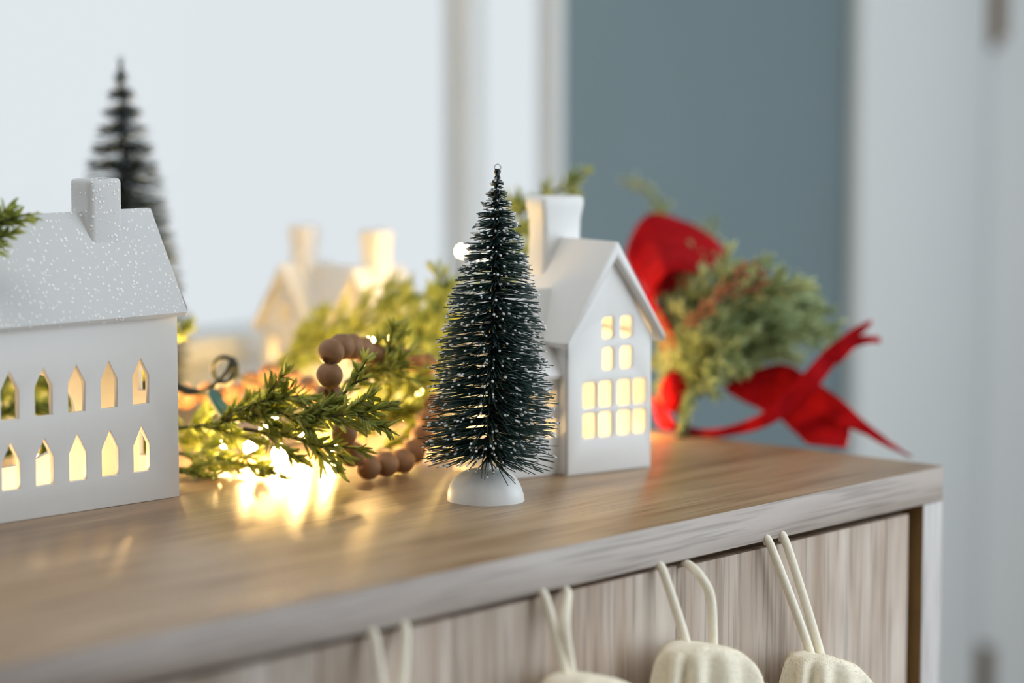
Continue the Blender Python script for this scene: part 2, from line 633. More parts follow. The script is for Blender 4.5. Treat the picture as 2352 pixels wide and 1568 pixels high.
# ------------------------------------------------------------------ ceramic houses
def gable_roof(mb, x0, x1, yc, half, z_e, z_p, th, axis='x', bevel=0.0018):
    """Thick inverted-V slab; ridge along axis between x0 and x1."""
    sl = (z_p - z_e) / half
    tv = th * math.sqrt(1 + sl * sl)
    tip = th * 0.55
    prof = [(-half, z_e), (-half + tip * 0.5, z_e - tip), (0, z_p - tv), (half - tip * 0.5, z_e - tip), (half, z_e),
            (0.0012, z_p - 0.0007), (-0.0012, z_p - 0.0007)]
    V, F = plate(prof, [], abs(x1 - x0), bevel)
    mid = (x0 + x1) / 2
    if axis == 'x':
        mb.add(np.stack([mid + V[:, 2], yc + V[:, 0], V[:, 1]], 1), F)
    else:
        mb.add(np.stack([yc + V[:, 0], mid - V[:, 2], V[:, 1]], 1), F)


def chimney(name, parent, c, hx, hy, z0, z1, flare=0.0, mat=None, foot=0.0):
    mb = MB()
    h = z1 - z0
    lev = []
    for t, g in ((0, 1.0 + 0.9 * flare + foot), (0.25, 1.0 + .35 * flare + 0.6 * foot), (0.5, 1.0), (0.72, 1.0 + 0.15 * flare), (0.84, 1 + 0.75 * flare), (0.90, 1 + flare), (0.955, 1 + 0.95 * flare), (0.985, 0.98 + 0.7 * flare), (1.0, 0.9 + 0.6 * flare)):
        lev.append(rring(c[0], c[1], hx * g, hy * g, min(hx, hy) * 0.38, z0 + h * t))
    lev.append(rring(c[0], c[1], hx * 0.72, hy * 0.72, min(hx, hy) * 0.3, z1 - 0.0002))
    lev.append(rring(c[0], c[1], hx * 0.66, hy * 0.66, min(hx, hy) * 0.3, z1 - 0.004))
    mb.loft(lev)
    return build(name, mb, mat or M['ceramic'], parent, angle=60)


def bulb(parent, c, r, mat):
    mb = MB()
    mb.ball(c, r, 10, 8)
    return build('light_bulb', mb, mat, parent)


WT = 0.0032
# --- long house at the left
A = atz(413, 1140)
ha = thing('ceramic_house', 'long white ceramic house with glittered roof and two rows of pointed windows', 'house',
           A, math.radians(-2.18), 'white ceramic houses')
HL, HD, HZ = 0.165, 0.050, 0.0968
xs = [-0.0238 - 0.0198 * i for i in range(7)]
holes = []
for x in xs:
    holes.append(lancet(x, 0.0101, 0.0499, 0.0643, 0.0733))
    holes.append(lancet(x, 0.0101, 0.0157, 0.0293, 0.0388))
mb = MB()
V, F = plate([(-HL, 0), (0, 0), (0, HZ), (-HL, HZ)], holes, WT, 0.0005)
mb.add(wall_front(V, WT / 2), F)
# back wall with a large oval opening
hole = [(-0.080 + 0.050 * math.copysign(abs(math.cos(a)) ** 0.9, math.cos(a)), 0.0425 + 0.0245 * math.copysign(abs(math.sin(a)) ** 0.9, math.sin(a)))
        for a in np.linspace(0, 2 * math.pi, 28, endpoint=False)]
V, F = plate([(-HL, 0), (0, 0), (0, HZ), (-HL, HZ)], [hole], WT, 0.0005)
mb.add(wall_front(V, HD - WT / 2), F)
gab = [(0.0005, 0), (HD - 0.0005, 0), (HD - 0.0005, HZ), (HD / 2, 0.1410), (0.0005, HZ)]
slit = [lancet(0.0262, 0.006, 0.053, 0.064, 0.070), lancet(0.0262, 0.006, 0.019, 0.030, 0.036)]
V, F = plate(gab, slit, WT, 0.0005)
mb.add(wall_side(V, -WT / 2), F)
mb.add(wall_side(V, -HL + WT / 2), F)
build('walls', mb, M['ceramic'], ha)
mb = MB()
gable_roof(mb, -HL - 0.003, 0.0035, HD / 2, HD / 2 + 0.0052, 0.0952, 0.1475, 0.0035)
build('roof', mb, M['glitter'], ha)
chimney('chimney', ha, (-0.0314, 0.0245), 0.0104, 0.0090, 0.112, 0.163, 0.0, M['glitter'], 0.16)
for bx in (-0.034, -0.0735, -0.113):
    bulb(ha, (bx, 0.013, 0.0065), 0.003, M['led_house'])

# --- tall gabled house at the right
A = atz(1304, 1094)
hb = thing('ceramic_house', 'tall white ceramic house with small square windows glowing in its gable', 'house',
           A, math.radians(-12.65), 'white ceramic houses')
GW, GD, EZ, PZ = 0.057, 0.062, 0.0735, 0.1264
GX = GW / 2 + 0.0008
holes = []
for z0, z1 in ((0.0726, 0.0842), (0.0557, 0.0677)):
    for x0, x1 in ((0.0237, 0.0308), (0.0360, 0.0434)):
        holes.append(rrect(x0, x1, z0, z1, 0.0018))
for z0, z1 in ((0.0357, 0.0496), (0.0195, 0.0329)):
    for x0, x1 in ((0.0104, 0.0192), (0.0212, 0.0301), (0.0340, 0.0428), (0.0446, 0.0532)):
        holes.append(rrect(x0, x1, z0, z1, 0.0019))
pent = [(0, 0), (GW, 0), (GW, EZ), (GX, PZ - 0.008), (0, EZ)]
mb = MB()
V, F = plate(pent, holes, WT, 0.0009)
mb.add(wall_front(V, WT / 2), F)
V, F = plate(pent, [], WT, 0.0009)
mb.add(wall_front(V, GD - WT / 2), F)
V, F = plate([(0.0004, 0), (GD - 0.0004, 0), (GD - 0.0004, EZ), (0.0004, EZ)], [], WT, 0.0009)
mb.add(wall_side(V, WT / 2), F)
mb.add(wall_side(V, GW - WT / 2), F)
build('walls', mb, M['ceramic'], hb)
mb = MB()
gable_roof(mb, -0.0052, GD + 0.003, GX, 0.0345, 0.0722, 0.1258, 0.0052, 'y', 0.002)
build('roof', mb, M['ceramic'], hb)
chimney('chimney', hb, (GX, 0.0520), 0.0128, 0.0080, 0.104, 0.1475, 0.14)
# wing set back at the left of the gable
WX0, WY0, WZ = -0.036, 0.008, 0.0535
mb = MB()
wh = [rrect(x0, x1, z0, z1, 0.0015) for x0, x1 in ((-0.0222, -0.0135), (-0.0095, -0.0012)) for z0, z1 in ((0.0365, 0.0455), (0.0205, 0.0305))]
V, F = plate([(WX0, 0), (0.001, 0), (0.001, WZ), (WX0, WZ)], wh, WT, 0.0008)
mb.add(wall_front(V, WY0 + WT / 2), F)
V, F = plate([(WX0, 0), (0.001, 0), (0.001, WZ), (WX0, WZ)], [], WT, 0.0008)
mb.add(wall_front(V, 0.055), F)
wg = [(WY0, 0), (0.056, 0), (0.056, WZ), (0.032, WZ + 0.036), (WY0, WZ)]
V, F = plate(wg, [], WT, 0.0008)
mb.add(wall_side(V, WX0 + WT / 2), F)
build('wing_walls', mb, M['ceramic'], hb)
mb = MB()
gable_roof(mb, WX0 - 0.003, 0.012, 0.0320, 0.0275, WZ + 0.001, 0.0995, 0.004, 'x', 0.0016)
build('wing_roof', mb, M['ceramic'], hb)
bulb(hb, (0.028, 0.034, 0.014), 0.003, M['led_house'])
bulb(hb, (0.030, 0.030, 0.066), 0.0026, M['led_house'])
bulb(hb, (-0.014, 0.032, 0.012), 0.0024, M['led_house'])

# --- twin gabled house far behind, gables towards the left
hc = thing('ceramic_house', 'blurred white ceramic house with twin gables and two chimneys behind the bead garland', 'house',
           (-0.078, 0.412, 0), 0.0, 'white ceramic houses')
yl, yr, D3 = 0.034, -0.031, 0.040
for yc, tag_ in ((yl, 'left'), (yr, 'right')):
    mb = MB()
    hw = 0.022
    ww = [rrect(yc - 0.014, yc - 0.007, 0.030, 0.044, 0.0015), rrect(yc + 0.007, yc + 0.014, 0.030, 0.044, 0.0015),
          rrect(yc - 0.0035, yc + 0.0035, 0.054, 0.066, 0.0015)]
    pent = [(yc - hw, 0), (yc + hw, 0), (yc + hw, 0.052), (yc, 0.086), (yc - hw, 0.052)]
    V, F = plate(pent, ww, WT, 0.0008)
    mb.add(wall_side(V, WT / 2), F)
    V, F = plate(pent, [], WT, 0.0008)
    mb.add(wall_side(V, D3 - WT / 2), F)
    for s in (-1, 1):
        V, F = plate([(0.0004, 0), (D3 - 0.0004, 0), (D3 - 0.0004, 0.052), (0.0004, 0.052)], [], WT, 0.0008)
        mb.add(wall_front(V, yc + s * (hw - WT / 2)), F)
    build('gable_walls', mb, M['ceramic'], hc)
    mb = MB()
    gable_roof(mb, -0.004, D3 + 0.003, yc, 0.0275, 0.0505, 0.0935, 0.0042, 'x', 0.0017)
    build('gable_roof', mb, M['ceramic'], hc)
    chimney('chimney', hc, (0.0185, yc), 0.0075, 0.0075, 0.078, 0.1165, 0.14)
    bulb(hc, (0.020, yc, 0.02), 0.0026, M['led_low'])
mb = MB()
mb.box((D3 * 0.35, yr + 0.018, 0), (D3 - 0.002, yl - 0.018, 0.05))
build('link_walls', mb, M['ceramic'], hc, bevel=0.001)
mb = MB()
gable_roof(mb, yr, yl, 0.024, 0.016, 0.052, 0.0925, 0.004, 'y', 0.0014)
build('link_roof', mb, M['ceramic'], hc)


# ------------------------------------------------------------------ bottle brush trees
def brush_tree(name, label, base, tip, prof, pitch, n, r_b, frost_share, mats, dome, seed, droop):
    g = np.random.default_rng(seed)
    base = np.asarray(base, float)
    tip = np.asarray(tip, float) - base
    t = thing(name, label, 'tree', base, 0, 'bottle brush trees')
    H = tip[2]
    lean = tip / H
    ax = lambda z: lean * z
    # snow-white foot
    mb = MB()
    lev = []
    R, hh = dome
    seg = 40
    for k in range(11):
        q = k / 10
        rr = R * math.cos(q * math.pi / 2 * 0.93) ** 0.95
        z = hh * math.sin(q * math.pi / 2) ** 0.95
        ring = []
        for j in range(seg):
            a = 2 * math.pi * j / seg
            wob = 1 + 0.07 * math.sin(3 * a + 0.6 + q) * (1 - q * 0.4) * (0.2 + q) + 0.045 * math.sin(5 * a + 2 + 3 * q) * (0.3 + q)
            ring.append((rr * wob * math.cos(a), rr * wob * math.sin(a), z + 0.0006 * math.sin(4 * a) * (1 - q) * (k > 0)))
        lev.append(ring)
    mb.loft(lev)
    build('base', mb, M['snow'], t, angle=70)
    mb = MB()
    mb.tube([(0, 0, hh * 0.9), (0, 0, hh + 0.003)], [0.0042, 0.0030], 12)
    build('collar', mb, M['snow'], t)
    # two wires twisted round each other
    for ph in (0, math.pi):
        mb = MB()
        zz = np.linspace(hh * 0.8, H, int(H / 0.0009))
        pts = np.stack([ax(z) + np.array([0.0008 * math.cos(z * 900 + ph), 0.0008 * math.sin(z * 900 + ph), 0]) for z in zz])
        mb.tube(pts, 0.0009, 6)
        build('trunk_wire', mb, mats[1], t)
    # bristles on a double helix
    zs_, rs_ = np.array(prof).T
    mb, fb = MB(), MB()
    wgt = np.interp(np.linspace(0, 1, 400) * (zs_[-1] - zs_[0]) + zs_[0], zs_, rs_) ** 0.55 + 0.02
    cdf = np.cumsum(wgt) / wgt.sum()
    for i in range(n):
        z = zs_[0] + (zs_[-1] - zs_[0]) * np.interp(g.random(), cdf, np.linspace(0, 1, 400))
        rad = np.interp(z, zs_, rs_)
        a = 2 * math.pi * z / pitch + (math.pi if g.random() < .5 else 0) + g.normal(0, 0.30)
        rad *= 1.0 + g.normal(0, 0.035) if g.random() > 0.06 else g.uniform(0.6, 1.0)
        low = max(0.0, 1 - (z - zs_[0]) / (0.10 * H))
        el = math.radians(g.normal(-3 - droop * low * g.random(), 4.5))
        if low > 0.6 and g.random() < 0.10:
            el -= math.radians(g.uniform(5, 16))
        d = np.array([math.cos(a) * math.cos(el), math.sin(a) * math.cos(el), math.sin(el)])
        p0 = ax(z)
        bend = np.array([g.normal(0, .05), g.normal(0, .05), g.normal(-0.03, .05)]) * rad
        p1 = p0 + d * rad * 0.55 + bend * 0.3
        p2 = p0 + d * rad + bend
        if p2[2] < 0.003:
            p2[2] = 0.003
        mb.tube([p0, p1, p2], [r_b, r_b * 0.95, r_b * 0.75], 3)
        if g.random() < frost_share:
            s = r_b * g.uniform(1.15, 2.0)
            dd = (p2 - p1) / (np.linalg.norm(p2 - p1) + 1e-9)
            fb.tube([p2 - dd * s * 3.2, p2 - dd * s * 1.6, p2], [s * 0.75, s, s * 0.6], 5)
    build('bristles', mb, mats[0], t, 'stuff', angle=0)
    if frost_share:
        build('frost_tips', fb, M['frost'], t, 'stuff', angle=0)
    # little bare loop at the tip
    mb = MB()
    c = ax(H) + np.array([0, 0, 0.001])
    mb.tube([c + 0.0016 * (math.cos(q) * RT + math.sin(q) * ZZ) for q in np.linspace(0, 2 * math.pi, 14, endpoint=False)], 0.0004, 5, True)
    build('tip_loop', mb, M['frost'] if frost_share > .3 else mats[1], t)
    return t


prof_mid = [(0.0225, 0.0312), (0.026, 0.0324), (0.036, 0.0324), (0.054, 0.0305), (0.076, 0.0270), (0.100, 0.0230), (0.126, 0.0158),
            (0.1416, 0.0108), (0.148, 0.0086), (0.1547, 0.0058), (0.1605, 0.0036), (0.1645, 0.0014)]
tb = atz(1118, 1147)
brush_tree('bottle_brush_tree', 'sharp dark green bottle brush tree with frosted tips on white snowy foot', tb, atd(1143, 389, 1.313),
           prof_mid, 0.0105, 2700, 0.00034, 0.34, (M['bristle'], M['wire']), (0.0197, 0.0162), 3, 4)
prof_left = [(0.020, 0.0350), (0.050, 0.0362), (0.074, 0.0345), (0.100, 0.0318), (0.126, 0.0280), (0.155, 0.0232), (0.179, 0.0160),
             (0.205, 0.0070), (0.218, 0.0022)]
tb = atd(300, 130 + 1344 / 1.585, 1.585)
tb[2] = 0.0
brush_tree('bottle_brush_tree', 'taller blurred dark green bottle brush tree behind the long house', tb, atd(277, 140, 1.585),
           prof_left, 0.0215, 3000, 0.00036, 0.10, (M['bristle2'], M['wire']), (0.023, 0.015), 5, 8)


# ------------------------------------------------------------------ evergreen sprigs
def needles_into(mb, B, D, L, Wd, g):
    """Curved flat needles: B bases, D unit directions (n,3), lengths L, widths Wd."""
    n = len(B)
    up = g.normal(0, 1, (n, 3))
    S = np.cross(D, up)
    S /= np.linalg.norm(S, axis=1)[:, None] + 1e-9
    T = np.cross(S, D)
    bend = g.normal(0, 0.16, n)[:, None]
    ts = (0.0, 0.3, 0.7, 1.0)
    ws = (0.55, 1.0, 0.95, 0.42)
    V = np.zeros((n, 16, 3))
    for k, (t, wv) in enumerate(zip(ts, ws)):
        P = B + D * (L[:, None] * t) + T * (L[:, None] * bend * t * t)
        V[:, 4 * k] = P + S * (Wd[:, None] * wv / 2)
        V[:, 4 * k + 1] = P + T * (Wd[:, None] * wv * 0.27)
        V[:, 4 * k + 2] = P - S * (Wd[:, None] * wv / 2)
        V[:, 4 * k + 3] = P - T * (Wd[:, None] * wv * 0.27)
    F1 = []
    for k in range(3):
        for j in range(4):
            F1.append((4 * k + j, 4 * k + (j + 1) % 4, 4 * k + 4 + (j + 1) % 4, 4 * k + 4 + j))
    F1 += [(3, 2, 1, 0), (12, 13, 14, 15)]
    F = [tuple(i + 16 * q for i in f) for q in range(n) for f in F1]
    mb.add(V.reshape(-1, 3), F)


def twig_needles(mb, path, ln, wd, step, g, tilt=(22, 48), taper=True):
    seg = np.linalg.norm(np.diff(path, axis=0), axis=1)
    cum = np.concatenate([[0], np.cumsum(seg)])
    tot = cum[-1]
    n = max(4, int(tot / step))
    s = np.sort(g.uniform(0.06 * tot, tot, n))
    P = np.stack([np.interp(s, cum, path[:, k]) for k in range(3)], 1)
    tan = np.gradient(path, axis=0)
    Tn = np.stack([np.interp(s, cum, tan[:, k]) for k in range(3)], 1)
    Tn /= np.linalg.norm(Tn, axis=1)[:, None] + 1e-9
    rnd = g.normal(0, 1, (n, 3))
    Q = rnd - Tn * (rnd * Tn).sum(1)[:, None]
    Q /= np.linalg.norm(Q, axis=1)[:, None] + 1e-9
    ang = np.radians(g.uniform(*tilt, n))
    ang *= np.where(s > 0.93 * tot, 0.5, 1.0)
    D = Tn * np.cos(ang)[:, None] + Q * np.sin(ang)[:, None]
    L = ln * g.uniform(0.7, 1.2, n)
    if taper:
        L *= np.interp(s / tot, [0, 0.2, 0.85, 1], [0.8, 1, 0.95, 0.75])
    needles_into(mb, P, D, L, np.full(n, wd) * g.uniform(0.85, 1.15, n), g)


def sprig(root, pts, seed, mat, ln=0.0105, wd=0.0019, step=0.00085, side=5, side_len=0.024, name='sprig', flat=None, tilt=(22, 48), zmin=0.0012):
    """One branch: a twig (part) that carries its needles (sub-part)."""
    g = np.random.default_rng(seed)
    off = np.array(root.location)
    path = smooth_path(pts, 8)
    tw, nd = MB(off), MB(off)
    tw.tube(path, np.linspace(0.0011, 0.0005, len(path)), 6)
    twig_needles(nd, path, ln, wd, step, g, tilt)
    m = len(path)
    for i in range(side):
        q = int(m * (0.12 + 0.75 * (i + 0.5 * g.random()) / max(1, side)))
        q = min(q, m - 2)
        t = path[q + 1] - path[q]
        t /= np.linalg.norm(t)
        sdir = np.cross(t, FW if flat is None else flat) * (1 if i % 2 else -1)
        sdir /= np.linalg.norm(sdir) + 1e-9
        d = t * 0.86 + sdir * 0.42 + g.normal(0, 0.14, 3)
        d /= np.linalg.norm(d)
        sl = side_len * g.uniform(0.7, 1.15) * (1 - 0.35 * q / m)
        e = np.array([path[q], path[q] + d * sl * 0.5, path[q] + d * sl + t * sl * 0.12])
        e[:, 2] = np.maximum(e[:, 2], 0.002)
        sp = smooth_path(e, 5)
        tw.tube(sp, np.linspace(0.0007, 0.0004, len(sp)), 5)
        twig_needles(nd, sp, ln * 0.9, wd, step, g, tilt)
    for arr in (tw, nd):
        for v in arr.v:
            v[:, 2] = np.maximum(v[:, 2], zmin - off[2]) if zmin is not None else v[:, 2]
    o = build(name, tw, M['twig'], root, angle=0)
    build('needles', nd, mat, o, 'stuff', angle=0)
    return o


def px(*pts):
    return [atd(x, y, d) for x, y, d in pts]


gb = atd(720, 1010, 1.45)
gb[2] = 0.0
gar = thing('evergreen_garland', 'green artificial cedar garland winding between the ceramic houses', 'garland', gb)
G1 = [
    # the sharp sprig in the middle and its neighbours
    (px((395, 985, 1.375), (500, 972, 1.365), (610, 950, 1.35), (720, 955, 1.335), (815, 950, 1.325), (895, 934, 1.32)), dict(step=0.00068, side=9, side_len=0.028)),
    (px((520, 960, 1.36), (590, 925, 1.35), (660, 912, 1.345), (720, 915, 1.34)), dict(side=3, step=0.0007)),
    (px((560, 985, 1.36), (650, 1000, 1.35), (730, 1022, 1.34), (790, 1052, 1.335)), dict(side=4, step=0.0009, ln=0.011)),
    (px((700, 945, 1.34), (770, 918, 1.335), (815, 880, 1.335), (845, 868, 1.335)), dict(side=2, step=0.0011, ln=0.009)),
    # lower softer sprigs by the left house
    (px((385, 1040, 1.40), (460, 1045, 1.395), (550, 1062, 1.385), (640, 1085, 1.372)), dict(side=5, step=0.0009)),
    (px((380, 1070, 1.39), (430, 1080, 1.385), (480, 1105, 1.372)), dict(side=3, step=0.0009, side_len=0.018)),
    (px((380, 1010, 1.44), (450, 1000, 1.43), (520, 1012, 1.42)), dict(side=4)),
    # middle, behind the beads
    (px((800, 905, 1.42), (850, 860, 1.41), (890, 815, 1.40), (925, 762, 1.395)), dict(side=4, step=0.0010)),
    (px((790, 880, 1.40), (840, 850, 1.40), (880, 850, 1.395), (925, 845, 1.39)), dict(side=4, step=0.0010)),
    (px((820, 1000, 1.43), (880, 960, 1.43), (940, 900, 1.44), (985, 820, 1.46)), dict(side=6, side_len=0.03)),
    (px((850, 960, 1.47), (910, 900, 1.48), (960, 830, 1.49), (990, 740, 1.50)), dict(side=7, side_len=0.034)),
    (px((900, 980, 1.45), (950, 930, 1.46), (1000, 880, 1.47), (1030, 800, 1.48)), dict(side=6, side_len=0.03)),
    (px((960, 860, 1.49), (990, 780, 1.495), (1010, 700, 1.50), (1022, 635, 1.505)), dict(side=4, side_len=0.024)),
    (px((860, 1040, 1.44), (920, 1010, 1.445), (980, 985, 1.45), (1040, 960, 1.46)), dict(side=5)),
    (px((640, 1000, 1.46), (720, 980, 1.46), (800, 960, 1.46), (880, 935, 1.46)), dict(side=6, side_len=0.03)),
    # further back, in front of the twin gabled house
    (px((620, 850, 1.56), (680, 810, 1.56), (740, 775, 1.56), (800, 730, 1.56)), dict(side=6, side_len=0.03)),
    (px((640, 830, 1.58), (690, 800, 1.58), (720, 770, 1.58)), dict(side=4, side_len=0.022)),
    (px((740, 820, 1.55), (800, 770, 1.55), (860, 735, 1.55), (900, 690, 1.55)), dict(side=7, side_len=0.034)),
    (px((800, 840, 1.54), (860, 790, 1.54), (920, 750, 1.54), (970, 720, 1.54)), dict(side=7, side_len=0.034)),
    (px((860, 850, 1.53), (920, 800, 1.53), (980, 770, 1.53), (1020, 700, 1.53)), dict(side=6, side_len=0.03)),
    (px((560, 940, 1.52), (630, 900, 1.54), (700, 870, 1.55)), dict(side=4, side_len=0.025)),
    # behind the bottle brush tree and the gabled house
    (px((1040, 900, 1.50), (1090, 800, 1.52), (1130, 700, 1.53), (1170, 600, 1.54)), dict(side=7, side_len=0.03)),
    (px((1150, 660, 1.54), (1180, 580, 1.545), (1195, 510, 1.55), (1190, 440, 1.55)), dict(side=4, side_len=0.018, ln=0.009)),
    (px((1170, 560, 1.545), (1200, 520, 1.55), (1215, 540, 1.55)), dict(side=2, side_len=0.012, ln=0.008)),
    (px((1190, 500, 1.55), (1240, 455, 1.55), (1290, 430, 1.55), (1345, 398, 1.55)), dict(side=4, side_len=0.014, ln=0.008, step=0.0012)),
    # behind the long house, seen through its windows
    (px((-60, 1000, 1.42), (0, 950, 1.42), (70, 930, 1.42), (140, 950, 1.42)), dict(side=7, side_len=0.035)),
    (px((-60, 1060, 1.41), (20, 1030, 1.41), (90, 1010, 1.41), (170, 1020, 1.41)), dict(side=7, side_len=0.03)),
    (px((-60, 900, 1.44), (0, 880, 1.44), (60, 865, 1.44), (130, 880, 1.44)), dict(side=6, side_len=0.03)),
    (px((140, 1010, 1.44), (220, 1000, 1.43), (300, 995, 1.42), (400, 985, 1.41)), dict(side=6, side_len=0.03)),
    (px((250, 900, 1.50), (330, 840, 1.50), (390, 790, 1.50), (430, 745, 1.50)), dict(side=3, side_len=0.014, step=0.0014)),
]
for i, (pts, kw) in enumerate(G1):
    sprig(gar, pts, 100 + i, M['leaf'], **kw)

# the tip that leans over the long house's roof from the left
ob = atd(-60, 600, 1.235)
gs = thing('evergreen_sprig', 'green cedar sprig tip resting on the glittered roof of the long house', 'sprig', ob)
for i, (pts, kw) in enumerate([
    (px((-90, 570, 1.24), (-30, 525, 1.24), (20, 505, 1.24), (70, 490, 1.242)), dict(side=3, side_len=0.010, ln=0.0095)),
    (px((-90, 560, 1.24), (-50, 560, 1.24), (-20, 555, 1.24), (0, 560, 1.24)), dict(side=2, side_len=0.012, ln=0.009)),
]):
    sprig(gs, pts, 40 + i, M['leaf'], zmin=None, **kw)

# ------------------------------------------------------------------ spray and red bow at the right end
spb = atz(1565, 1008)
spr = thing('evergreen_spray', 'pale green bushy cedar spray at the far right end of the sideboard', 'spray', spb)
G2 = []
gg = np.random.default_rng(5)
ends = [(1640, 600), (1700, 610), (1790, 640), (1860, 660), (1925, 745), (1880, 720), (1780, 720), (1810, 790), (1740, 800), (1700, 720),
        (1650, 680), (1590, 700), (1545, 720), (1560, 760), (1620, 780), (1700, 860), (1650, 850), (1540, 820), (1760, 690), (1600, 900), (1545, 900),
        (1680, 660), (1740, 650), (1660, 760), (1580, 740), (1600, 800), (1840, 690), (1900, 760), (1720, 790), (1650, 650), (1580, 720),
        (1800, 740), (1760, 820), (1690, 820), (1820, 650), (1870, 690)]
for i, (ex, ey) in enumerate(ends):
    d0 = 1.56
    d1 = 1.56 + gg.uniform(-0.05, 0.07)
    sx, sy = 1560 + gg.uniform(-35, 30), 870 + gg.uniform(-40, 60)
    mx, my = sx + (ex - sx) * 0.5, sy + (ey - sy) * 0.55 - 25
    G2.append(px((sx, sy, d0), (mx, my, (d0 + d1) / 2), (ex, ey, d1)))
for i, pts in enumerate(G2):
    sprig(spr, pts, 300 + i, M['leaf2'], side=7, side_len=0.030, ln=0.0098, wd=0.0019, step=0.0009)
for i, pts in enumerate([px((1580, 640, 1.70), (1540, 520, 1.72), (1490, 440, 1.74), (1435, 415, 1.75)), px((1560, 620, 1.70), (1600, 560, 1.71), (1640, 510, 1.72)),
                         px((1570, 640, 1.70), (1530, 540, 1.71), (1515, 470, 1.72))]):
    sprig(spr, pts, 340 + i, M['leaf2'], side=3, side_len=0.014, ln=0.0085, step=0.0014)
for i, (x, y) in enumerate([(1680, 640), (1640, 690), (1610, 720), (1720, 660)]):
    sprig(spr, px((x - 50, y + 40, 1.53), (x, y, 1.52), (x + 30, y - 10, 1.515)), 360 + i, M['berrytwig'], side=2, side_len=0.012, ln=0.008, step=0.0016)
mb = MB(spb)
mb.tube(smooth_path(px((1566, 1005, 1.53), (1570, 960, 1.545), (1560, 900, 1.56), (1555, 840, 1.56)), 6), 0.0035, 8)
build('stem', mb, M['twig'], spr)

bow = thing('red_ribbon_bow', 'red velvet wired ribbon bow with forked tails hanging at the right end', 'bow', atz(1600, 1000))


def strip(name, A_, B_, thick=0.0006, na=8, nb=6, sag=0.0):
    P, Q = smooth_path(A_, na), smooth_path(B_, na)
    n = min(len(P), len(Q))
    V, F = [], []
    for i in range(n):
        for k in range(nb + 1):
            t = k / nb
            q = P[i] * (1 - t) + Q[i] * t
            q = q + FW * sag * math.sin(math.pi * t)
            q = q + FW * 0.0015 * math.sin(i * 0.55 + 2.0 * t)
            V.append(q)
    for i in range(n - 1):
        for k in range(nb):
            a = i * (nb + 1) + k
            F.append((a, a + 1, a + nb + 2, a + nb + 1))
    mb = MB(np.array(bow.location))
    mb.add(V, F)
    o = build(name, mb, M['ribbon'], bow, angle=0)
    md = o.modifiers.new('thickness', 'SOLIDIFY')
    md.thickness = thick
    return o


# standing loop above the roof line
strip('bow_loop', px((1462, 640, 1.585), (1437, 578, 1.60), (1488, 492, 1.62), (1575, 508, 1.63), (1640, 545, 1.635), (1668, 580, 1.63)),
      px((1500, 690, 1.55), (1508, 660, 1.55), (1530, 625, 1.545), (1570, 618, 1.545), (1600, 628, 1.55), (1640, 612, 1.56)), sag=0.012)
strip('bow_loop', px((1500, 690, 1.55), (1540, 760, 1.55), (1560, 840, 1.555)), px((1462, 650, 1.60), (1500, 740, 1.59), (1530, 840, 1.575)))
strip('bow_loop', px((1600, 628, 1.60), (1640, 600, 1.62), (1670, 590, 1.635)), px((1600, 560, 1.66), (1640, 570, 1.67), (1672, 575, 1.66)))
strip('bow_loop', px((1455, 600, 1.63), (1500, 540, 1.65), (1560, 530, 1.66), (1620, 560, 1.66)), px((1505, 690, 1.60), (1540, 690, 1.60), (1580, 680, 1.60), (1620, 640, 1.61)))
# thin tail curling up to a forked end
strip('ribbon_tail', px((1515, 930, 1.545), (1540, 965, 1.54), (1610, 985, 1.535), (1700, 972, 1.53), (1775, 930, 1.525), (1840, 862, 1.525), (1900, 800, 1.53), (1945, 765, 1.535), (2000, 733, 1.54)),
      px((1512, 965, 1.545), (1545, 990, 1.54), (1620, 1005, 1.535), (1710, 995, 1.53), (1800, 958, 1.525), (1875, 890, 1.525), (1925, 830, 1.53), (1962, 785, 1.535), (2003, 742, 1.54)))
strip('ribbon_tail', px((1905, 815, 1.529), (1950, 785, 1.533), (1985, 770, 1.535), (2022, 774, 1.54)), px((1925, 838, 1.529), (1955, 808, 1.533), (1985, 790, 1.535), (2024, 788, 1.54)))
# broad tail with a swallow-tail cut that droops over the edge
strip('ribbon_tail', px((1662, 892, 1.56), (1720, 855, 1.56), (1800, 836, 1.555), (1860, 868, 1.55), (1930, 915, 1.54), (1985, 965, 1.53), (2040, 1010, 1.52), (2095, 1048, 1.51)),
      px((1672, 902, 1.56), (1735, 935, 1.56), (1800, 955, 1.555), (1850, 962, 1.55), (1895, 965, 1.54), (1950, 982, 1.53), (2025, 1018, 1.52), (2088, 1050, 1.51)))
strip('ribbon_tail', px((1735, 915, 1.559), (1800, 930, 1.554), (1870, 930, 1.548), (1930, 950, 1.541), (1952, 985, 1.531), (1945, 1027, 1.512)),
      px((1742, 940, 1.559), (1790, 962, 1.554), (1815, 985, 1.548), (1838, 1005, 1.541), (1850, 1015, 1.531), (1858, 1018, 1.512)))
strip('bow_loop', px((1500, 905, 1.56), (1520, 930, 1.555), (1545, 965, 1.55)), px((1505, 960, 1.56), (1520, 985, 1.555), (1550, 990, 1.55)))
mb = MB(np.array(bow.location))
mb.ball(atd(1553, 900, 1.555), 0.011, 16, 10, (1.0, 0.8, 1.2))
build('knot', mb, M['ribbon'], bow, angle=0)

